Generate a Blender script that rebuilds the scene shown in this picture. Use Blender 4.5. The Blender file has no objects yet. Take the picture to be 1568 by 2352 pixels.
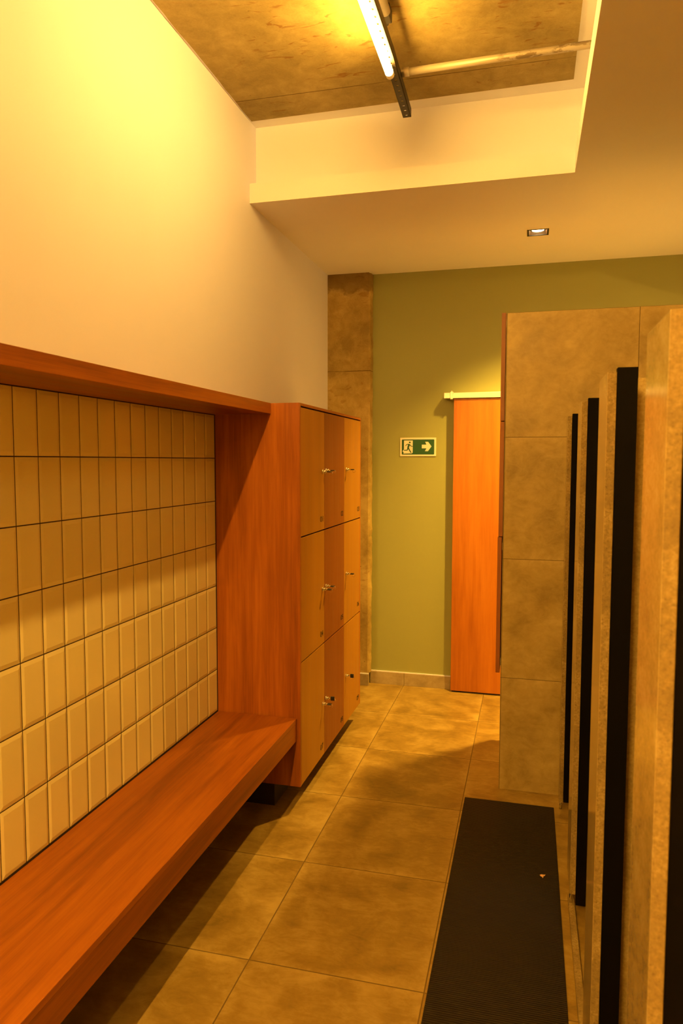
import bpy, bmesh, math, random
from mathutils import Vector, Matrix
random.seed(7)
S = bpy.context.scene
COL = S.collection

# ------------------------------------------------------------------ camera
YAW, PITCH, ROLL, FPX = 0.256047056, -0.0711728681, 0.00136646643, 1648.53729
cam = bpy.data.cameras.new('camera')
cam.sensor_fit = 'VERTICAL'
cam.sensor_height = 36.0
cam.lens = 36.0 * FPX / 2352.0
cam.clip_start = 0.02
cam.dof.use_dof = True
cam.dof.focus_distance = 3.6
cam.dof.aperture_fstop = 6.3
camo = bpy.data.objects.new('camera', cam)
COL.objects.link(camo)
cy, sy, cp, sp = math.cos(YAW), math.sin(YAW), math.cos(PITCH), math.sin(PITCH)
fw = Vector((-sy * cp, cy * cp, sp)); rt = Vector((cy, sy, 0)); up = rt.cross(fw)
cr, sr = math.cos(ROLL), math.sin(ROLL)
r2 = rt * cr + up * sr; u2 = up * cr - rt * sr
m = Matrix((r2, u2, -fw)).transposed().to_4x4()
m.translation = Vector((0, 0, 1.66))
camo.matrix_world = m
S.camera = camo

# ------------------------------------------------------------------ world, exposure
w = bpy.data.worlds.new('world'); S.world = w
w.use_nodes = True
w.node_tree.nodes['Background'].inputs[0].default_value = (0.02, 0.01, 0.003, 1)
w.node_tree.nodes['Background'].inputs[1].default_value = 0.3
S.view_settings.view_transform = 'Standard'
S.view_settings.look = 'None'
S.view_settings.exposure = 0.0
S.view_settings.gamma = 1.0
S.view_settings.use_curve_mapping = False

TUBE_COLOR = (1.0, 0.53, 0.092)
TUBE_STRENGTH = 174.0
REAR_TUBE_STRENGTH = 1320.0
SPOT_COLOR = (1.0, 0.54, 0.075)
SPOT_POWER = 620.0

# ------------------------------------------------------------------ materials
class N:
    """small node-tree builder"""
    def __init__(s, name):
        s.m = bpy.data.materials.new(name); s.m.use_nodes = True
        s.t = s.m.node_tree; s.b = s.t.nodes['Principled BSDF']
    def n(s, typ, **k):
        x = s.t.nodes.new(typ)
        for a, v in k.items(): setattr(x, a, v)
        return x
    def l(s, a, b): s.t.links.new(a, b)
    def put(s, sock, v):
        if hasattr(v, 'is_linked') or hasattr(v, 'links'): s.l(v, sock)
        else: sock.default_value = v
    def math(s, op, a, b=None, clamp=False):
        x = s.n('ShaderNodeMath', operation=op, use_clamp=clamp)
        s.put(x.inputs[0], a)
        if b is not None: s.put(x.inputs[1], b)
        return x.outputs[0]
    def mix(s, f, a, b, mode='MIX'):
        x = s.n('ShaderNodeMix', data_type='RGBA', blend_type=mode)
        s.put(x.inputs[0], f)
        for i, v in ((6, a), (7, b)):
            if isinstance(v, tuple): v = (*v[:3], 1)
            s.put(x.inputs[i], v)
        return x.outputs[2]
    def coord(s): return s.n('ShaderNodeTexCoord').outputs['Object']
    def xyz(s, v):
        x = s.n('ShaderNodeSeparateXYZ'); s.l(v, x.inputs[0]); return x.outputs
    def comb(s, a, b, c):
        x = s.n('ShaderNodeCombineXYZ')
        for i, v in enumerate((a, b, c)): s.put(x.inputs[i], v)
        return x.outputs[0]
    def scale(s, v, sc, off=(0, 0, 0)):
        x = s.n('ShaderNodeMapping'); s.l(v, x.inputs[0]); x.inputs['Scale'].default_value = sc
        x.inputs['Location'].default_value = off
        return x.outputs[0]
    def noise(s, v, sc, det=4, rough=0.55, dist=0.0):
        x = s.n('ShaderNodeTexNoise'); s.l(v, x.inputs['Vector'])
        x.inputs['Scale'].default_value = sc; x.inputs['Detail'].default_value = det
        x.inputs['Roughness'].default_value = rough; x.inputs['Distortion'].default_value = dist
        return x.outputs['Fac']
    def ramp(s, f, stops):
        x = s.n('ShaderNodeValToRGB'); s.l(f, x.inputs[0]); e = x.color_ramp.elements
        while len(e) < len(stops): e.new(0.5)
        for q, (p, c) in zip(e, stops):
            q.position = p; q.color = (*c, 1) if isinstance(c, tuple) else (c, c, c, 1)
        return x.outputs[0]
    def remap(s, f, a, b, c=0.0, d=1.0):
        x = s.n('ShaderNodeMapRange'); s.l(f, x.inputs[0])
        for i, v in enumerate((a, b, c, d)): x.inputs[i + 1].default_value = v
        return x.outputs[0]
    def bump(s, h, strength=0.2, dist=0.002):
        x = s.n('ShaderNodeBump'); s.l(h, x.inputs['Height'])
        x.inputs['Strength'].default_value = strength; x.inputs['Distance'].default_value = dist
        s.l(x.outputs[0], s.b.inputs['Normal'])
    def fin(s, col, rough=0.5, metal=0.0, spec=0.5):
        if isinstance(col, tuple): col = (*col[:3], 1)
        s.put(s.b.inputs['Base Color'], col); s.put(s.b.inputs['Roughness'], rough)
        s.b.inputs['Metallic'].default_value = metal
        s.b.inputs['Specular IOR Level'].default_value = spec
        return s.m

def plain(name, col, rough=0.5, metal=0.0, var=0.06, sc=30.0, spec=0.5):
    a = N(name); f = a.noise(a.coord(), sc, 3)
    c = a.mix(f, tuple(x * (1 - var) for x in col), tuple(min(1, x * (1 + var)) for x in col))
    return a.fin(c, rough, metal, spec)

def paint(name, col, rough=0.55):
    a = N(name); v = a.coord()
    f = a.noise(v, 2.2, 3)
    c = a.mix(f, tuple(x * 0.97 for x in col), tuple(min(1, x * 1.03) for x in col))
    a.bump(a.noise(v, 260, 2), 0.10, 0.001)
    return a.fin(c, rough, 0, 0.3)

def wood(name, dark, mid, light, axis, rough=0.38, contrast=1.0, fine=1.0):
    """veneer: streaks along `axis`"""
    a = N(name); v = a.coord()
    oi = a.n('ShaderNodeObjectInfo').outputs['Random']
    off = a.math('MULTIPLY', oi, 17.0)
    ad = a.n('ShaderNodeVectorMath', operation='ADD'); a.l(v, ad.inputs[0]); a.l(a.comb(off, off, off), ad.inputs[1])
    sc = [1.0, 1.0, 1.0]; sc[axis] = 0.075
    v2 = a.scale(ad.outputs[0], tuple(sc))
    broad = a.noise(v2, 7.0, 3, 0.5, 0.6)
    med = a.noise(v2, 34.0, 4, 0.6, 0.3)
    sc2 = [1.0, 1.0, 1.0]; sc2[axis] = 0.02
    fin = a.noise(a.scale(ad.outputs[0], tuple(sc2)), 330.0 * fine, 2, 0.6)
    sc3 = [1.0, 1.0, 1.0]; sc3[axis] = 0.03
    strk = a.noise(a.scale(ad.outputs[0], tuple(sc3)), 85.0, 3, 0.65, 0.2)
    s1 = a.math('ADD', a.math('MULTIPLY', broad, 0.42), a.math('MULTIPLY', med, 0.28))
    s2 = a.math('ADD', a.math('ADD', s1, a.math('MULTIPLY', strk, 0.18)), a.math('MULTIPLY', fin, 0.12))
    k = 0.105 / contrast
    c = a.ramp(s2, [(0.5 - k, dark), (0.5, mid), (0.5 + k, light)])
    a.bump(fin, 0.06, 0.0006)
    r = a.remap(med, 0.3, 0.7, rough - 0.05, rough + 0.06)
    return a.fin(c, r, 0, 0.4)

def stone_tile(name, ax, org, pitch, c_dark, c_mid, c_light, grout, rough=0.42, gw=0.0022, spec=0.4):
    """large concrete-look porcelain tiles; ax = the two axes of the face"""
    a = N(name); v = a.coord(); o = a.xyz(v)
    u = a.math('DIVIDE', a.math('SUBTRACT', o[ax[0]], org[0]), pitch[0])
    t = a.math('DIVIDE', a.math('SUBTRACT', o[ax[1]], org[1]), pitch[1])
    iu, it = a.math('FLOOR', u), a.math('FLOOR', t)
    fu, ft = a.math('SUBTRACT', u, iu), a.math('SUBTRACT', t, it)
    wn = a.n('ShaderNodeTexWhiteNoise', noise_dimensions='3D'); a.l(a.comb(iu, it, 3.0), wn.inputs['Vector'])
    eu = a.math('MULTIPLY', a.math('MINIMUM', fu, a.math('SUBTRACT', 1.0, fu)), pitch[0])
    et = a.math('MULTIPLY', a.math('MINIMUM', ft, a.math('SUBTRACT', 1.0, ft)), pitch[1])
    ed = a.math('MINIMUM', eu, et)
    ad = a.n('ShaderNodeVectorMath', operation='ADD'); a.l(v, ad.inputs[0])
    ws = a.n('ShaderNodeVectorMath', operation='SCALE'); a.l(wn.outputs['Color'], ws.inputs[0]); ws.inputs['Scale'].default_value = 9.0
    a.l(ws.outputs[0], ad.inputs[1]); vv = ad.outputs[0]
    cloud = a.noise(vv, 5.5, 5, 0.58, 0.5)
    small = a.noise(vv, 38, 4, 0.65)
    wisp = a.noise(a.scale(vv, (1, 2.2, 1.6)), 12, 6, 0.7, 1.4)
    edge = a.remap(ed, 0.0, 0.045, 0.14, 0.0)
    f = a.math('ADD', a.math('ADD', a.math('MULTIPLY', cloud, 0.58), a.math('MULTIPLY', wisp, 0.30)), a.math('MULTIPLY', small, 0.12))
    f = a.math('ADD', f, a.math('MULTIPLY', edge, small))
    f = a.math('ADD', f, a.math('MULTIPLY', a.math('SUBTRACT', wn.outputs['Value'], 0.5), 0.05))
    c = a.ramp(f, [(0.36, c_dark), (0.50, c_mid), (0.66, c_light)])
    g = a.math('LESS_THAN', ed, gw)
    c = a.mix(g, c, grout)
    h = a.remap(ed, 0.0, gw * 1.6, 0.0, 1.0)
    a.bump(a.math('ADD', h, a.math('MULTIPLY', small, 0.10)), 0.5, 0.0016)
    r = a.math('ADD', a.remap(cloud, 0.3, 0.7, rough - 0.06, rough + 0.08), a.math('MULTIPLY', g, 0.3))
    return a.fin(c, r, 0, spec)

def concrete(name, c_dark, c_mid, c_light, seam=None, spots=0.55, stain=None):
    a = N(name); v = a.coord()
    cloud = a.noise(v, 2.6, 6, 0.6, 0.4); med = a.noise(v, 14, 5, 0.65, 0.5); fin = a.noise(v, 120, 3)
    f = a.math('ADD', a.math('ADD', a.math('MULTIPLY', cloud, 0.55), a.math('MULTIPLY', med, 0.33)), a.math('MULTIPLY', fin, 0.12))
    c = a.ramp(f, [(0.38, c_dark), (0.5, c_mid), (0.62, c_light)])
    # rust-brown smears left by the formwork
    sm = a.noise(a.scale(v, (1.0, 2.6, 1.8)), 8.5, 3, 0.5, 1.6)
    gate = a.noise(v, 3.1, 2)
    mk = a.math('MULTIPLY', a.remap(sm, 0.60, 0.67), a.remap(gate, 0.44, 0.58))
    c = a.mix(a.math('MULTIPLY', mk, spots), c, (0.19, 0.062, 0.008))
    vo = a.n('ShaderNodeTexVoronoi'); a.l(v, vo.inputs['Vector']); vo.inputs['Scale'].default_value = 9
    vo.inputs['Randomness'].default_value = 1.0
    pit = a.math('MULTIPLY', a.remap(vo.outputs['Distance'], 0.03, 0.05, 1.0, 0.0), a.remap(a.noise(v, 4.0, 1), 0.5, 0.56))
    c = a.mix(a.math('MULTIPLY', pit, 0.8), c, (0.05, 0.03, 0.012))
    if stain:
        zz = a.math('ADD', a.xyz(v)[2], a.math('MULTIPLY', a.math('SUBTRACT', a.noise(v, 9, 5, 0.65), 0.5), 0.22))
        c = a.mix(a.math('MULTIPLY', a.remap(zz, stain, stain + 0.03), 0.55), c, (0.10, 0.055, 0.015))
    if seam:
        o = a.xyz(v)
        wob = a.math('MULTIPLY', a.math('SUBTRACT', med, 0.5), 0.006)
        dd = a.math('ABSOLUTE', a.math('SUBTRACT', a.math('ADD', o[seam[0]], wob), seam[1]))
        ln = a.math('MULTIPLY', a.remap(dd, 0.0015, 0.004, 1.0, 0.0), a.remap(a.noise(v, 6, 2), 0.38, 0.5, 0.35, 0.9))
        c = a.mix(ln, c, (0.10, 0.055, 0.02))
    a.bump(a.math('ADD', med, a.math('MULTIPLY', fin, 0.5)), 0.12, 0.002)
    return a.fin(c, 0.75, 0, 0.25)

def granite(name, base, dark, light, rough, bump=0.0, speck=1.0):
    a = N(name); v = a.coord()
    n1 = a.noise(v, 9, 5, 0.6, 0.4); n2 = a.noise(v, 140, 3, 0.7)
    vo = a.n('ShaderNodeTexVoronoi'); a.l(v, vo.inputs['Vector']); vo.inputs['Scale'].default_value = 210
    f = a.math('ADD', a.math('MULTIPLY', n1, 0.55), a.math('MULTIPLY', n2, 0.45))
    c = a.ramp(f, [(0.36, tuple(x * 0.72 for x in base)), (0.5, base), (0.64, light)])
    sp_ = a.remap(a.noise(v, 150, 3, 0.6), 0.56, 0.72)
    c = a.mix(a.math('MULTIPLY', sp_, 0.55 * speck), c, dark)
    if bump: a.bump(a.noise(v, 130, 4, 0.7), bump, 0.004)
    return a.fin(c, rough, 0, 0.5)

def emit(name, col, strength):
    a = N(name); a.b.inputs['Base Color'].default_value = (0.8, 0.8, 0.8, 1)
    a.b.inputs['Emission Color'].default_value = (*col, 1)
    a.b.inputs['Emission Strength'].default_value = strength
    return a.m

M = {}
M['plaster'] = paint('cream plaster', (0.72, 0.725, 0.98))
M['soffit'] = paint('white board paint', (0.85, 0.85, 0.93))
M['green'] = paint('olive green paint', (0.335, 0.355, 0.140), 0.5)
M['slab'] = concrete('board marked concrete', (0.25, 0.190, 0.070), (0.345, 0.268, 0.10), (0.445, 0.355, 0.145), (1, 3.406), 0.6)
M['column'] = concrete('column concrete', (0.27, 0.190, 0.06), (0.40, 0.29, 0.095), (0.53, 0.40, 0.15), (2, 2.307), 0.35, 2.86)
M['floor'] = stone_tile('floor tile', (0, 1), (-0.8740, 2.129), (0.5856, 0.607), (0.170, 0.105, 0.020), (0.270, 0.175, 0.036), (0.40, 0.285, 0.085), (0.13, 0.08, 0.02), 0.42)
M['wall_tile'] = stone_tile('partition tile', (0, 2), (-0.120, -0.024), (0.600, 0.600), (0.235, 0.165, 0.050), (0.345, 0.250, 0.080), (0.45, 0.340, 0.125), (0.13, 0.085, 0.03), 0.42, 0.0014)
M['base_tile'] = stone_tile('baseboard tile', (0, 1), (-0.871, 2.0), (0.5856, 9.0), (0.26, 0.21, 0.13), (0.37, 0.30, 0.19), (0.47, 0.39, 0.25), (0.12, 0.09, 0.05), 0.45, 0.0016)
M['w_side'] = wood('reddish veneer upright', (0.22, 0.058, 0.004), (0.33, 0.094, 0.006), (0.44, 0.140, 0.010), 2)
M['w_bench'] = wood('reddish veneer along bench', (0.175, 0.045, 0.003), (0.280, 0.079, 0.005), (0.37, 0.118, 0.008), 1)
M['w_door'] = wood('orange door veneer', (0.33, 0.096, 0.005), (0.43, 0.137, 0.008), (0.51, 0.178, 0.012), 2, 0.4, 0.8)
M['w_light'] = wood('honey locker front', (0.32, 0.145, 0.008), (0.37, 0.174, 0.010), (0.42, 0.205, 0.013), 2, 0.42, 0.7, 1.2)
M['w_red'] = wood('red brown locker front', (0.185, 0.052, 0.004), (0.22, 0.064, 0.005), (0.255, 0.079, 0.007), 2, 0.42, 0.7, 1.2)
M['w_edge'] = wood('brown edge veneer', (0.19, 0.060, 0.012), (0.26, 0.086, 0.018), (0.32, 0.112, 0.025), 2, 0.45, 0.8)
M['dark_gap'] = plain('dark recess board', (0.018, 0.010, 0.006), 0.8)
M['under'] = plain('shade darkened brown', (0.05, 0.025, 0.008), 0.6)  # near-black stands in for deep shade on wall and board under the bench
M['tile'] = None
M['grout'] = plain('dark brown grout', (0.030, 0.012, 0.005), 0.9)
M['black'] = plain('black laminate', (0.0022, 0.0018, 0.0014), 0.6, 0, 0.1, 30, 0.05)
M['black_metal'] = plain('black painted steel', (0.022, 0.017, 0.012), 0.45)
M['alu'] = plain('brushed aluminium', (0.80, 0.78, 0.74), 0.35, 0.75)
M['zinc'] = plain('galvanised conduit', (0.52, 0.47, 0.40), 0.38, 0.55, 0.25, 18)
a = N('plaster splashed conduit'); v = a.coord()
sp0 = a.remap(a.noise(a.scale(v, (1, 2.5, 2.5)), 16, 4, 0.6), 0.50, 0.56)
gx = a.remap(a.xyz(v)[0], -0.02, 0.10)
c = a.mix(a.math('MULTIPLY', sp0, gx), (0.50, 0.44, 0.33), (0.26, 0.20, 0.11))
M['splash'] = a.fin(c, 0.45, 0.35)
M['chrome'] = plain('chrome', (0.85, 0.84, 0.82), 0.12, 1.0)
M['key'] = plain('black key plastic', (0.008, 0.008, 0.008), 0.4)
M['ink'] = plain('dark brown number print', (0.012, 0.004, 0.002), 0.6)
M['sign_w'] = plain('sign cream white', (0.80, 0.78, 0.74), 0.5)
M['sign_g'] = plain('sign green', (0.006, 0.085, 0.028), 0.45)
M['rubber'] = None
M['gr_face'] = granite('honed granite', (0.46, 0.345, 0.13), (0.20, 0.12, 0.04), (0.58, 0.46, 0.20), 0.15, 0.0, 0.4)
M['gr_edge'] = granite('shaded rough granite edge', (0.225, 0.155, 0.045), (0.06, 0.032, 0.01), (0.35, 0.26, 0.09), 0.8, 0.55, 1.0)  # rough edge grain, base darkened to stand in for weak frontal light
M['scrap'] = plain('torn tan scrap', (0.72, 0.42, 0.22), 0.8)
M['socket'] = plain('white plastic socket', (0.78, 0.74, 0.66), 0.4)
M['tube'] = emit('lit fluorescent tube', TUBE_COLOR, TUBE_STRENGTH)
M['tube_rear'] = emit('unseen rear fill tube', TUBE_COLOR, REAR_TUBE_STRENGTH)  # unseen tubes, strength raised to fill sides that face the camera
M['lamp'] = emit('lit lamp face', (1.0, 0.72, 0.35), 20.0)
M['reflector'] = plain('satin reflector', (0.70, 0.62, 0.50), 0.25, 0.9)

# glazed wall tile: pale yellow, slight tone change per tile
a = N('pale yellow glazed tile'); v = a.coord(); o = a.xyz(v)
iu = a.math('FLOOR', a.math('DIVIDE', a.math('SUBTRACT', o[1], 3.145), 0.1054))
it = a.math('FLOOR', a.math('DIVIDE', a.math('SUBTRACT', o[2], 0.4515), 0.2034))
wn = a.n('ShaderNodeTexWhiteNoise', noise_dimensions='3D'); a.l(a.comb(iu, it, 1.0), wn.inputs['Vector'])
c = a.mix(wn.outputs['Value'], (0.76, 0.69, 0.36), (0.82, 0.75, 0.41))
M['tile'] = a.fin(c, a.remap(a.noise(v, 6, 2), 0.3, 0.7, 0.16, 0.24), 0, 0.5)
# ribbed rubber
a = N('black ribbed rubber'); v = a.coord(); o = a.xyz(v)
rib = a.math('SINE', a.math('MULTIPLY', o[1], 2 * math.pi / 0.0085))
c = a.mix(a.remap(rib, -1, 1), (0.0075, 0.0048, 0.0015), (0.0165, 0.0105, 0.0035))
c = a.mix(a.math('MULTIPLY', a.noise(v, 5, 5), 0.35), c, (0.013, 0.009, 0.004))
a.bump(rib, 0.6, 0.0015)
M['rubber'] = a.fin(c, 0.62, 0, 0.25)

# ------------------------------------------------------------------ mesh helpers
def bm_new(): return bmesh.new()
def box(bm, x0, x1, y0, y1, z0, z1, bev=0.0, seg=2):
    t = bmesh.new()
    bmesh.ops.create_cube(t, size=1.0)
    for q in t.verts:
        q.co = Vector(((x0 + x1) / 2 + q.co.x * (x1 - x0), (y0 + y1) / 2 + q.co.y * (y1 - y0), (z0 + z1) / 2 + q.co.z * (z1 - z0)))
    if bev: bmesh.ops.bevel(t, geom=t.edges[:], offset=bev, segments=seg, affect='EDGES', profile=0.5)
    me = bpy.data.meshes.new('t'); t.to_mesh(me); t.free(); bm.from_mesh(me); bpy.data.meshes.remove(me)
def cyl(bm, p0, p1, r, r1=None, n=24):
    p0, p1 = Vector(p0), Vector(p1); d = p1 - p0
    t = bmesh.new()
    bmesh.ops.create_cone(t, cap_ends=True, segments=n, radius1=r, radius2=r if r1 is None else r1, depth=d.length)
    q = Vector((0, 0, 1)).rotation_difference(d.normalized()).to_matrix().to_4x4()
    t.transform(Matrix.Translation((p0 + p1) / 2) @ q)
    me = bpy.data.meshes.new('t'); t.to_mesh(me); t.free(); bm.from_mesh(me); bpy.data.meshes.remove(me)
def ring(bm, c, axis, R, r, n=20, k=8):
    """torus around `axis`"""
    q = Vector((0, 0, 1)).rotation_difference(Vector(axis)).to_matrix()
    vs = []
    for i in range(n):
        A = 2 * math.pi * i / n
        for j in range(k):
            B = 2 * math.pi * j / k
            p = Vector(((R + r * math.cos(B)) * math.cos(A), (R + r * math.cos(B)) * math.sin(A), r * math.sin(B)))
            vs.append(bm.verts.new(q @ p + Vector(c)))
    for i in range(n):
        for j in range(k):
            bm.faces.new((vs[i * k + j], vs[((i + 1) % n) * k + j], vs[((i + 1) % n) * k + (j + 1) % k], vs[i * k + (j + 1) % k]))
def prism(bm, pts, mapf, t0, t1):
    """extrude 2-D polygon pts; mapf(u, v, t) -> 3-D"""
    a_ = [bm.verts.new(mapf(u, v, t0)) for u, v in pts]; b_ = [bm.verts.new(mapf(u, v, t1)) for u, v in pts]
    n = len(pts)
    bm.faces.new(a_); bm.faces.new(b_[::-1])
    for i in range(n): bm.faces.new((a_[i], b_[i], b_[(i + 1) % n], a_[(i + 1) % n]))
def obj(name, bm, mats, parent=None, smooth=False, org=(0, 0, 0)):
    """mesh object; vertices are given in world space, stored relative to org"""
    bmesh.ops.recalc_face_normals(bm, faces=bm.faces[:])
    bm.transform(Matrix.Translation(-Vector(org)))
    me = bpy.data.meshes.new(name); bm.to_mesh(me); bm.free()
    if not isinstance(mats, (list, tuple)): mats = [mats]
    for q in mats: me.materials.append(q)
    if smooth:
        for f in me.polygons: f.use_smooth = True
    o = bpy.data.objects.new(name, me); COL.objects.link(o)
    if parent is None: o.location = org
    else: o.parent = parent
    return o
def bx(name, b, mat, parent=None, bev=0.0, org=(0, 0, 0)):
    bm = bm_new(); box(bm, *b, bev=bev); return obj(name, bm, mat, parent, org=org)
def thing(name, label, cat, loc, group=None):
    o = bpy.data.objects.new(name, None); COL.objects.link(o); o.location = loc
    o.empty_display_size = 0.1
    o['label'] = label; o['category'] = cat
    if group: o['group'] = group
    return o
def tag(o, label, cat, group=None):
    o['label'] = label; o['category'] = cat
    if group: o['group'] = group
    return o
def struct(o): o['kind'] = 'structure'; return o
def at(T):
    L = tuple(T.location)
    def part(name, bm, mat, parent=None, smooth=False): return obj(name, bm, mat, parent or T, smooth, L)
    return part

# ------------------------------------------------------------------ dimensions
XL, YF = -1.441, 5.169          # left wall plane, far wall plane
YB, XR = -4.4, 1.50             # wall behind the camera, wall at the back of the stalls
ZS, ZT, ZC = 3.0, 3.1, 3.42     # soffit underside / top, slab underside

# ------------------------------------------------------------------ the setting
struct(bx('floor', (XL - 0.15, XR + 0.15, YB - 0.15, YF + 0.15, -0.1, 0.0), M['floor']))
wl = struct(bx('wall_left', (XL - 0.15, XL - 0.012, YB - 0.15, YF + 0.15, 0.0, ZC), M['plaster']))
bx('plaster_skin', (XL - 0.012, XL, YB, YF, 1.88, ZC), M['plaster'], wl)
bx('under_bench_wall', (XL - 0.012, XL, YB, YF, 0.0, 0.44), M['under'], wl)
bx('plaster_skin', (XL - 0.012, XL, 3.155, YF, 0.44, 1.88), M['plaster'], wl)
# tile panel: bevelled metro tiles standing upright, on a dark grout bed
bx('grout_bed', (XL - 0.012, XL - 0.0034, YB, 3.155, 0.44, 1.88), M['grout'], wl)
bm = bm_new()
PY, PZ, G = 0.1054, 0.2034, 0.0038
for i in range(0, 71):
    y1 = 3.145 - PY * i - 0.0014; y0 = y1 - PY + G
    for k in range(7):
        z0 = 0.4515 + PZ * k + 0.0014; z1 = z0 + PZ - G
        B = 0.013
        lo, hi = XL - 0.008, XL - 0.0002
        mid = XL - 0.0030
        o_ = [bm.verts.new((lo, y, z)) for y, z in ((y0, z0), (y1, z0), (y1, z1), (y0, z1))]
        s_ = [bm.verts.new((mid, y, z)) for y, z in ((y0, z0), (y1, z0), (y1, z1), (y0, z1))]
        b_ = B * 0.8
        f_ = [bm.verts.new((hi - 0.0002, y, z)) for y, z in ((y0 + b_, z0 + B), (y1 - b_, z0 + B), (y1 - b_, z1 - B), (y0 + b_, z1 - B))]
        bm.faces.new(f_)
        for q in range(4):
            bm.faces.new((s_[q], s_[(q + 1) % 4], f_[(q + 1) % 4], f_[q]))
            bm.faces.new((o_[q], o_[(q + 1) % 4], s_[(q + 1) % 4], s_[q]))
obj('glazed_tiles', bm, M['tile'], wl)

wf = struct(bx('wall_far', (XL - 0.15, XR + 0.15, YF, YF + 0.15, 0.0, ZS), M['green']))
# concrete column standing proud of the far wall, with a ragged mortar edge
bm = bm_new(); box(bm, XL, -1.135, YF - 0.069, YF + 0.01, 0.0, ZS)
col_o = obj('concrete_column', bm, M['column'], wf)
bm = bm_new()
zs_ = [0.09 + i * (2.905 / 60) for i in range(61)]
prev = None
for z in zs_:
    wv = 0.012 + random.uniform(-0.003, 0.004)
    cur = [bm.verts.new(p) for p in ((-1.137, YF - 0.066, z), (-1.137 + wv, YF - 0.060, z), (-1.137 + wv + 0.006, YF - 0.004, z), (-1.137, YF - 0.004, z))]
    if prev:
        for q in range(4): bm.faces.new((prev[q], prev[(q + 1) % 4], cur[(q + 1) % 4], cur[q]))
    prev = cur
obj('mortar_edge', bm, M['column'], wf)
wr = struct(bx('wall_right', (XR, XR + 0.15, YB - 0.15, YF + 0.15, 0.0, ZC), M['wall_tile']))
bx('plaster_skin', (XR - 0.012, XR, 3.727, YF, 0.0, ZS), M['plaster'], wr)  # unseen pale facing added to bounce light up to the soffit
struct(bx('wall_back', (XL - 0.15, XR + 0.15, YB - 0.15, YB, 0.0, ZC), M['under']))  # unseen; dark colour keeps bounce light from behind low
# tiled partition at the end of the stalls
struct(bx('wall_partition', (-0.123, XR, 3.625, 3.725, 0.0, 2.376), M['wall_tile'], bev=0.0015))

bb = struct(bx('baseboard_far', (-1.126, -0.53, YF - 0.012, YF, 0.0, 0.093), M['base_tile'], bev=0.0012))
bx('column_baseboard', (XL, -1.124, YF - 0.083, YF - 0.069, 0.0, 0.086), M['base_tile'], bb, 0.0012)
bx('cement_line', (-1.12, -0.53, YF - 0.009, YF, 0.093, 0.099), M['plaster'], bb)
bx('cement_line', (XL, -1.124, YF - 0.080, YF - 0.069, 0.086, 0.091), M['plaster'], bb)

# ceiling: painted slab, bare concrete field, plastered beam, lowered board soffit
ce = struct(bx('ceiling', (XL - 0.15, XR + 0.15, YB - 0.15, YF + 0.15, ZC, ZC + 0.15), M['soffit']))
bm = bm_new()
# ragged left edge where the plaster meets the slab
left = [(XL + 0.008 + random.uniform(0, 0.006), y) for y in [YB + i * (3.615 - YB) / 120 for i in range(121)]]
pts = left + [(0.161, 3.600), (0.157, YB)]
prism(bm, pts, lambda u, v, t: (u, v, t), ZC - 0.004, ZC + 0.01)
obj('concrete_field', bm, M['slab'], ce)
bm = bm_new(); box(bm, XL, 0.30, 3.700, 3.85, ZT - 0.02, ZC); box(bm, 0.30, 0.45, YB, 3.85, ZT - 0.02, ZC)
obj('plastered_beam', bm, M['soffit'], ce)
bm = bm_new()
DX0, DX1, DY0, DY1 = -0.043, 0.081, 4.411, 4.535
Y0s = 3.605
EX0, EX1 = 1.098, 1.222
for b in ((XL, DX0, Y0s, YF), (DX1, EX0, Y0s, YF), (EX1, XR, Y0s, YF), (DX0, DX1, Y0s, DY0), (DX0, DX1, DY1, YF), (EX0, EX1, Y0s, DY0), (EX0, EX1, DY1, YF), (0.176, XR, YB, Y0s)):
    box(bm, b[0], b[1], b[2], b[3], ZS, ZT)
bmesh.ops.remove_doubles(bm, verts=bm.verts[:], dist=1e-5)
obj('soffit_board', bm, M['soffit'], ce)

# sliding door on the far wall
dr = bpy.data.objects.new('door_1', None); COL.objects.link(dr); dr.location = (-0.05, YF - 0.05, 0); struct(dr)
P = at(dr)
bm = bm_new(); box(bm, -0.523, 0.42, 5.100, 5.138, 0.012, 2.094, 0.0015); P('door_panel', bm, M['w_door'])
bm = bm_new(); box(bm, -0.592, 1.30, 5.088, 5.150, 2.097, 2.136, 0.002); P('slide_rail', bm, M['alu'])
bm = bm_new(); box(bm, -0.548, -0.528, 5.083, 5.150, 2.090, 2.141, 0.002); box(bm, -0.541, -0.535, 5.09, 5.15, 2.141, 2.149); P('rail_bracket', bm, M['alu'])
bm = bm_new(); box(bm, -0.592, 1.30, 5.150, YF, 2.104, 2.130); P('wall_bracket', bm, M['alu'])
bm = bm_new(); box(bm, -0.515, 0.41, 5.110, 5.128, 0.0, 0.012); P('floor_guide', bm, M['dark_gap'])

# ------------------------------------------------------------------ bench and header
T = thing('wall_bench', 'long reddish wood bench fixed under the pale yellow tiled wall', 'bench', (-1.24, 1.6, 0.0)); P = at(T)
BY0, BY1 = -1.6, 3.143
bm = bm_new(); box(bm, XL + 0.002, -1.039, BY0, BY1, 0.428, 0.449, 0.0015); P('seat_board', bm, M['w_bench'])
bm = bm_new(); box(bm, -1.060, -1.0392, BY0, BY1, 0.342, 0.4282, 0.0012); P('front_fascia', bm, M['w_bench'])
bm = bm_new(); box(bm, XL + 0.002, -1.061, BY0, BY1, 0.342, 0.356); P('underside_board', bm, M['under'])  # dark finish deepens the shade below the seat
T = thing('wood_header', 'reddish wood header shelf running above the pale yellow tiled wall', 'shelf', (-1.30, 1.6, 1.875)); P = at(T)
bm = bm_new(); box(bm, XL + 0.001, -1.160, BY0, 3.143, 1.876, 1.925, 0.0012); P('shelf_board', bm, M['w_bench'])

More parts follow.
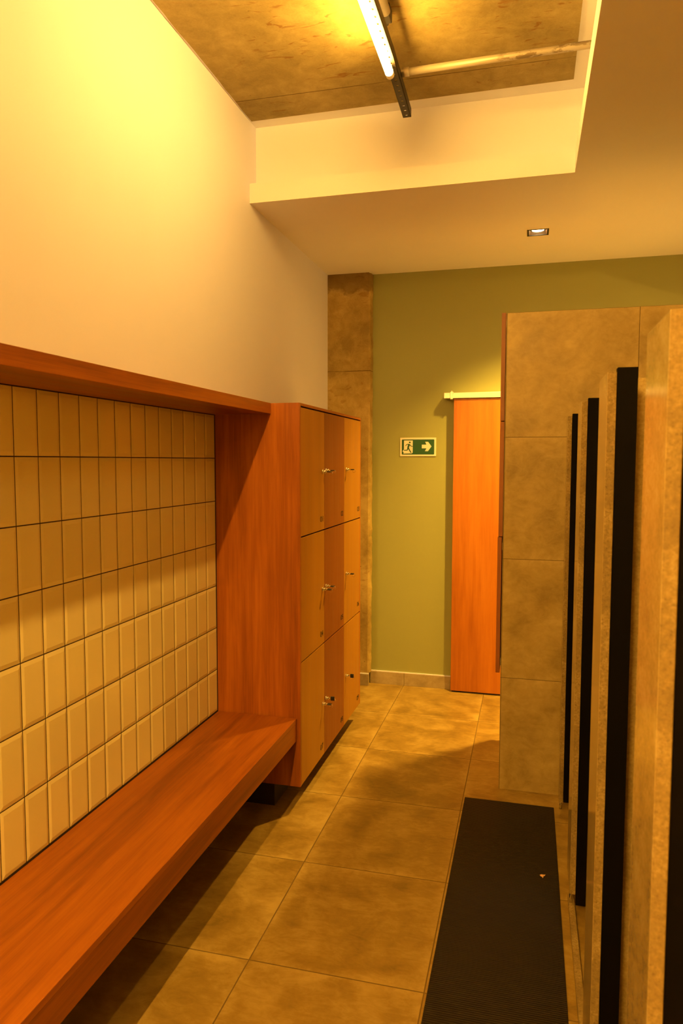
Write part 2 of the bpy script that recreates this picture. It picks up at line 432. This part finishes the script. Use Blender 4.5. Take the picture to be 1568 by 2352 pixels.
# ------------------------------------------------------------------ locker unit
LX, LY0, LY1 = -1.022, 3.145, 4.376
T = thing('locker_unit', 'tall wooden locker unit with nine numbered doors beside the bench', 'locker', (-1.23, 3.76, 0.0)); P = at(T)
bm = bm_new(); box(bm, XL + 0.0002, LX, LY0, LY0 + 0.019, 0.116, 1.925, 0.001); P('side_panel', bm, M['w_side'])
bm = bm_new(); box(bm, XL + 0.002, LX, LY1 - 0.012, LY1, 0.116, 1.925, 0.001); P('side_panel', bm, M['w_side'])
bm = bm_new(); box(bm, XL + 0.002, LX, LY0 + 0.019, LY1 - 0.012, 1.9115, 1.925, 0.001); P('top_panel', bm, M['w_bench'])
bm = bm_new(); box(bm, XL + 0.002, LX - 0.022, LY0 + 0.019, LY1 - 0.012, 0.120, 1.9115); P('carcass', bm, M['dark_gap'])
bm = bm_new(); box(bm, XL + 0.002, -1.16, LY0 + 0.02, LY1 - 0.02, 0.0, 0.120); P('plinth', bm, M['dark_gap'])

def text_mesh(txt, size):
    cu = bpy.data.curves.new('number', 'FONT'); cu.body = txt; cu.size = size; cu.extrude = 0.0004
    cu.resolution_u = 4; cu.offset = 0.0006
    tmp = bpy.data.objects.new('number', cu); COL.objects.link(tmp)
    me = bpy.data.meshes.new_from_object(tmp.evaluated_get(bpy.context.evaluated_depsgraph_get()))
    bpy.data.objects.remove(tmp); bpy.data.curves.remove(cu)
    return me

seams = [LY0 + 0.019, 3.556, 3.967, LY1 - 0.012]
rows = [0.116, 0.7105, 1.3045, 1.9085]
lockp = {0: 3.522, 1: 3.583, 2: 4.012}
num = 0
for r in range(3):
    z0, z1 = rows[2 - r] + (0.0 if r == 2 else 0.0035), rows[3 - r] - 0.0035
    for c_ in range(3):
        num += 1
        y0, y1 = seams[c_] + 0.0006, seams[c_ + 1] - 0.0006
        bm = bm_new(); box(bm, LX - 0.020, LX - 0.001, y0, y1, z0, z1, 0.0007)
        d = P('locker_door', bm, M['w_red'] if c_ == 1 else M['w_light'])
        if c_ == 1: d['label'] = 'red-brown locker door'
        else: d['label'] = 'honey-coloured locker door'
        # number print at the lower right corner
        me = text_mesh('%02d' % num, 0.040)
        bm = bm_new(); bm.from_mesh(me); bpy.data.meshes.remove(me)
        xs = [q.co.x for q in bm.verts]; wd = max(xs) - min(xs)
        fx = 0.052 / wd; yr = y1 - 0.021 - 0.052; zr = z0 + 0.042
        bm.transform(Matrix(((0, 0, 1, LX - 0.0008), (fx, 0, 0, yr - min(xs) * fx), (0, 1, 0, zr), (0, 0, 0, 1))))
        P('door_number', bm, M['ink'], d)
        # cam lock with its key
        yl = lockp[c_]; zl = {0: 1.604, 1: 1.000, 2: 0.396}[r] + (0.006 if c_ else 0)
        if r == 2 and c_ == 1: zl += 0.004
        bm = bm_new(); cyl(bm, (LX - 0.001, yl, zl), (LX + 0.003, yl, zl), 0.0105, 0.0105)
        cyl(bm, (LX + 0.003, yl, zl), (LX + 0.016, yl, zl), 0.0080, 0.0072)
        cyl(bm, (LX + 0.016, yl, zl), (LX + 0.026, yl, zl), 0.0026, 0.0022, 10)
        lk = P('cam_lock', bm, M['chrome'], d, True)
        bm = bm_new()
        if num in (8, 9):   # key bow upright
            box(bm, LX + 0.026, LX + 0.047, yl - 0.0035, yl + 0.0035, zl - 0.0115, zl + 0.0115, 0.0025)
        else:               # key bow lying flat
            box(bm, LX + 0.026, LX + 0.047, yl - 0.0115, yl + 0.0115, zl - 0.0028, zl + 0.0028, 0.0018)
        P('key_bow', bm, M['key'], d)
        bm = bm_new(); ring(bm, (LX + 0.0445, yl + 0.002, zl - 0.008), (0.35, 1, 0), 0.0095, 0.0008)
        P('key_ring', bm, M['chrome'], d, True)

# ------------------------------------------------------------------ hung cabinet behind the partition
T = thing('wall_cabinet', 'tall hung wood cabinet seen edge-on behind the tiled partition', 'cabinet', (0.06, 4.0, 0.567)); P = at(T)
bm = bm_new(); box(bm, -0.118, 0.36, 3.727, 4.310, 0.58, 2.380, 0.001); P('cabinet_body', bm, M['dark_gap'])
zz = [(0.567, 1.272, -0.1525), (1.276, 1.858, -0.1495), (1.862, 2.399, -0.1500)]
for z0, z1, x in zz:
    bm = bm_new(); box(bm, x, x + 0.021, 3.735, 4.308, z0, z1, 0.001); d = P('cabinet_door', bm, M['w_edge'])
    for zk in (z0 + 0.05, z1 - 0.05):
        bm = bm_new(); cyl(bm, (x + 0.02, 3.775, zk - 0.02), (x + 0.02, 3.775, zk + 0.02), 0.006, n=12); box(bm, x + 0.018, -0.116, 3.768, 3.782, zk - 0.02, zk + 0.02)
        P('hinge', bm, M['chrome'], d)

# ------------------------------------------------------------------ stone stall fronts on the right
def pilaster(y0, y1, x, zb, zt, label, panel):
    T = thing('stone_pilaster', label, 'stall partition', (x + 0.01, (y0 + y1) / 2, zb), 'granite pilasters of the stalls'); P = at(T)
    bm = bm_new(); box(bm, x, x + 0.020, y0, y1, zb, zt, 0.0018)
    bm.faces.ensure_lookup_table()
    for f in bm.faces: f.material_index = 0 if abs(f.normal.x) > 0.5 else 1
    P('front_slab', bm, [M['gr_face'], M['gr_edge']])
    bm = bm_new(); ym = y1 - 0.075
    if panel:
        box(bm, x + 0.021, XR, ym, ym + 0.020, zb, zt - 0.002, 0.0015)
        P('divider_slab', bm, M['gr_face'])
    bm = bm_new(); cyl(bm, (x + 0.010, (y0 + y1) / 2, 0.0), (x + 0.010, (y0 + y1) / 2, zb), 0.006, n=12)
    P('foot_pin', bm, M['chrome'], None, True)
def stall_door(y, x, zb, zt, label):
    bm = bm_new(); box(bm, x, x + 0.044, y, y + 0.028, zb, zt, 0.0012)
    o = obj('stall_door_panel', bm, M['black'], None, False, (x + 0.027, y + 0.014, zb))
    tag(o, label, 'door panel', 'black stall door panels')
PL = [(3.450, 3.515, 0.1625, 0.045, 1.866, 'narrow stone pilaster against the tiled partition, farthest of four', False),
      (2.608, 2.793, 0.168, 0.105, 1.866, 'second farthest stone pilaster, standing above the granite threshold end', True),
      (1.757, 1.960, 0.168, 0.105, 1.8635, 'second nearest stone pilaster with polished side and rough edge', True),
      (0.998, 1.184, 0.168, 0.105, 1.852, 'nearest and tallest-looking stone pilaster at the right picture edge', True)]
for q in PL: pilaster(*q)
DL = ['thin black door panel beside the farthest stone pilaster',
      'black door panel hung beside the second farthest stone pilaster',
      'broadest of the black door panels, hung beside the second nearest stone pilaster',
      'black door panel behind the nearest stone pilaster at the right edge']
for q, lab in zip(PL, DL): stall_door(q[0] + 0.003, q[2] + 0.0215, 0.047 if q[0] > 3 else 0.064, q[4] + 0.010, lab)
bm = bm_new(); box(bm, 0.170, 0.193, 0.30, 2.755, 0.0, 0.020, 0.003)
tag(obj('stone_threshold', bm, M['gr_edge'], None, False, (0.18, 1.6, 0)), 'thin granite threshold strip on the floor along the stalls', 'threshold')

# ------------------------------------------------------------------ strip light, conduits, downlight
T = thing('strip_light', 'lit fluorescent tube on a black perforated channel under the concrete ceiling', 'light', (-0.592, 2.4, 3.42)); P = at(T)
CH0, CH1, CZ, CT = -3.3, 3.525, 3.300, 3.340
def cx(y): return -0.588 - 0.012 * (y - 3.0) / 0.5 if y > 3.0 else -0.588
bm = bm_new()
hw, hh = 0.0195, 0.0052
ys_ = []; y = CH1 - 0.022
while y > CH0 + 0.02: ys_.append(y); y -= 0.046
edges = [CH1]
def quadbox(bm, xa, xb, y0, y1, z0, z1):
    """bar following the slight skew of the channel"""
    vs = [bm.verts.new(p) for p in ((cx(y0) + xa, y0, z0), (cx(y0) + xb, y0, z0), (cx(y1) + xb, y1, z0), (cx(y1) + xa, y1, z0),
                                    (cx(y0) + xa, y0, z1), (cx(y0) + xb, y0, z1), (cx(y1) + xb, y1, z1), (cx(y1) + xa, y1, z1))]
    for f in ((0, 1, 2, 3), (7, 6, 5, 4), (0, 4, 5, 1), (1, 5, 6, 2), (2, 6, 7, 3), (3, 7, 4, 0)): bm.faces.new([vs[i] for i in f])
brk = [CH0, 3.0, CH1]
for s0, s1 in zip(brk, brk[1:]):
    quadbox(bm, -hw, -hh, s0, s1, CZ, CZ + 0.002); quadbox(bm, hh, hw, s0, s1, CZ, CZ + 0.002)
    quadbox(bm, -hw, -hw + 0.002, s0, s1, CZ, CT); quadbox(bm, hw - 0.002, hw, s0, s1, CZ, CT)
yy = [CH1] + [v_ for h in ys_ for v_ in (h + 0.005, h - 0.005)] + [CH0]
for q in range(0, len(yy), 2): quadbox(bm, -hh, hh, yy[q + 1], yy[q], CZ, CZ + 0.002)
P('perforated_channel', bm, M['black_metal'])
TX, TZ = -0.597, 3.270
for t0 in (1.834, -1.900, -3.200):          # one seen tube, two unseen ones added behind the camera for fill
    bm = bm_new(); cyl(bm, (TX, t0 + 0.026, TZ), (TX, t0 + 1.216, TZ), 0.0165, n=32); P('tube_lamp', bm, M['tube'] if t0 > 1 else M['tube_rear'], None, True)
    for ya, yb in ((t0, t0 + 0.026), (t0 + 1.216, t0 + 1.242)):
        bm = bm_new(); cyl(bm, (TX, ya, TZ), (TX, yb, TZ), 0.0175, n=28)
        box(bm, TX - 0.010, TX + 0.010, ya + 0.006, yb - 0.002, TZ + 0.010, CZ + 0.001, 0.001)
        P('end_socket', bm, M['socket'])
for yr in (-2.5, -0.3, 1.3, 2.95):
    bm = bm_new(); cyl(bm, (cx(yr), yr, CZ), (cx(yr), yr, ZC), 0.004, n=12); P('hanger_rod', bm, M['zinc'], None, True)

T = thing('ceiling_conduit', 'brown conduit pipe running beside the lit tube under the ceiling', 'pipe', (-0.575, 2.0, 3.42)); P = at(T)
bm = bm_new(); cyl(bm, (-0.572, -0.9, 3.385), (-0.572, 2.84, 3.385), 0.020, n=24); P('pipe', bm, M['zinc'], None, True)
bm = bm_new(); box(bm, -0.598, -0.556, 2.838, 2.90, 3.372, 3.418, 0.004); cyl(bm, (-0.58, 2.895, 3.38), (-0.58, 2.912, 3.38), 0.008); P('end_clamp', bm, M['black_metal'])
T = thing('cross_conduit', 'pale metal conduit crossing from the black channel to the side soffit', 'pipe', (-0.2, 3.21, 3.42)); P = at(T)
bm = bm_new(); cyl(bm, (-0.545, 3.210, 3.345), (0.296, 3.190, 3.345), 0.0150, n=24); P('pipe', bm, M['splash'], None, True)
bm = bm_new(); cyl(bm, (-0.572, 3.2105, 3.345), (-0.540, 3.210, 3.345), 0.0185, n=24); P('pipe_coupling', bm, M['zinc'], None, True)


def downlight(DX0, DX1, DY0, DY1, label, size, power):
    DCX, DCY = (DX0 + DX1) / 2, (DY0 + DY1) / 2
    T = thing('recessed_downlight', label, 'light', (DCX, DCY, 3.0), 'recessed downlights'); P = at(T)
    bm = bm_new()
    e, tk = 0.0005, 0.011
    for b in ((DX0 + e, DX0 + tk, DY0 + e, DY1 - e), (DX1 - tk, DX1 - e, DY0 + e, DY1 - e), (DX0 + tk, DX1 - tk, DY0 + e, DY0 + tk), (DX0 + tk, DX1 - tk, DY1 - tk, DY1 - e)):
        box(bm, *b, 2.9985, 3.010)
    P('square_trim', bm, M['black_metal'])
    bm = bm_new()
    A0 = [(DX0 + tk, DY0 + tk), (DX1 - tk, DY0 + tk), (DX1 - tk, DY1 - tk), (DX0 + tk, DY1 - tk)]
    lo = [bm.verts.new((x, y, 3.002)) for x, y in A0]
    hi = [bm.verts.new((DCX + (x - DCX) * 0.80, DCY + (y - DCY) * 0.80, 3.019)) for x, y in A0]
    for q in range(4): bm.faces.new((lo[q], lo[(q + 1) % 4], hi[(q + 1) % 4], hi[q]))
    P('reflector', bm, M['reflector'])
    bm = bm_new(); box(bm, DX0 + 0.004, DX1 - 0.004, DY0 + 0.004, DY1 - 0.004, 3.020, 3.085); P('lamp_housing', bm, M['black_metal'])
    bm = bm_new(); cyl(bm, (DCX, DCY, 3.013), (DCX, DCY, 3.0195), 0.035, n=32); P('lamp_face', bm, M['lamp'])
    ld = bpy.data.lights.new('downlight_beam', 'SPOT'); ld.energy = power; ld.color = SPOT_COLOR
    ld.spot_size = math.radians(size); ld.spot_blend = 1.0; ld.shadow_soft_size = 0.028
    lo_ = bpy.data.objects.new('downlight_beam', ld); COL.objects.link(lo_); lo_.parent = T; lo_.location = (0, 0, 0.003)
downlight(DX0, DX1, DY0, DY1, 'square black recessed downlight, lit, in the lowered ceiling before the green wall', 106, SPOT_POWER)
downlight(EX0, EX1, DY0, DY1, 'unseen downlight added beyond the tiled partition to brighten the lowered ceiling', 56, 2600.0)

# ------------------------------------------------------------------ exit sign
T = thing('exit_sign', 'green emergency exit sign with running figure and right arrow on the green wall', 'sign', (-0.783, YF, 1.76)); P = at(T)
SX0, SX1, SZ0, SZ1 = -0.913, -0.653, 1.694, 1.827
bm = bm_new(); box(bm, SX0, SX1, YF - 0.005, YF - 0.0005, SZ0, SZ1, 0.0008); P('sign_plate', bm, M['sign_w'])
# sign drawing coordinates taken in a 1080 x 560 box
def SM(u, v, t): return (SX0 + (SX1 - SX0) * (u - 250) / 1070.0, YF - 0.005 - t, SZ1 - (SZ1 - SZ0) * (v - 330) / 570.0)
def rrect(x0, y0, x1, y1, r, n=6):
    out = []
    for cx_, cy_, a0 in ((x1 - r, y0 + r, -90), (x1 - r, y1 - r, 0), (x0 + r, y1 - r, 90), (x0 + r, y0 + r, 180)):
        for i in range(n + 1):
            A = math.radians(a0 + 90 * i / n); out.append((cx_ + r * math.cos(A), cy_ + r * math.sin(A)))
    return out
bm = bm_new(); prism(bm, rrect(300, 384, 1268, 848, 22), SM, 0.0, 0.0006); P('green_field', bm, M['sign_g'])
bm = bm_new(); prism(bm, [(366, 415), (628, 415), (628, 790), (600, 815), (340, 820), (362, 795), (325, 742), (366, 690)], SM, 0.0006, 0.0012); P('doorway_mark', bm, M['sign_w'])
bm = bm_new()
prism(bm, [(900, 545), (1036, 545), (1000, 458), (1086, 458), (1186, 600), (1082, 745), (995, 745), (1036, 658), (900, 658)], SM, 0.0006, 0.0012)
P('arrow_mark', bm, M['sign_w'])
bm = bm_new()
def limb(pts, w0, w1):
    n = len(pts); L, R = [], []
    for i, (x, y) in enumerate(pts):
        a_ = pts[max(0, i - 1)]; b_ = pts[min(n - 1, i + 1)]
        dx, dy = b_[0] - a_[0], b_[1] - a_[1]; q = math.hypot(dx, dy); wv = (w0 + (w1 - w0) * i / (n - 1)) / 2
        L.append((x - dy / q * wv, y + dx / q * wv)); R.append((x + dy / q * wv, y - dx / q * wv))
    prism(bm, L + R[::-1], SM, 0.0012, 0.0018 + 0.00003 * len(bm.verts) / 10)
prism(bm, [(540 + 27 * math.cos(math.radians(k * 20)), 474 + 27 * math.sin(math.radians(k * 20))) for k in range(18)], SM, 0.0012, 0.0018)
limb([(525, 525), (505, 580), (488, 650)], 62, 48)
limb([(520, 532), (470, 528), (440, 545), (415, 585)], 24, 18)
limb([(530, 535), (565, 575), (590, 592), (628, 597)], 26, 18)
limb([(482, 640), (478, 690), (462, 712), (420, 716), (365, 718)], 34, 24)
limb([(495, 640), (530, 705), (575, 785), (592, 782)], 36, 22)
P('running_figure', bm, M['sign_g'])

# ------------------------------------------------------------------ rubber mat and scrap
bm = bm_new(); box(bm, -0.279, 0.142, -0.6, 3.477, 0.0, 0.006, 0.0015)
tag(obj('rubber_mat', bm, M['rubber'], None, False, (0, 0, 0)), 'long black ribbed rubber mat on the floor beside the stone stalls', 'mat')
bm = bm_new()
pp = [(-1.0, 0.1), (-0.4, 0.5), (0.3, 0.35), (1.0, 0.55), (0.7, 0.0), (0.25, -0.1), (0.2, -0.7), (-0.1, -0.9), (-0.2, -0.3), (-0.6, -0.35)]
prism(bm, [(0.081 + u * 0.011, 2.872 + v * 0.017) for u, v in pp], lambda u, v, t: (u, v, t + 0.0006 * math.sin(u * 300)), 0.0062, 0.0082)
tag(obj('paper_scrap', bm, M['scrap'], None, False, (0.081, 2.872, 0.006)), 'tiny torn tan scrap lying on the black rubber mat', 'scrap')
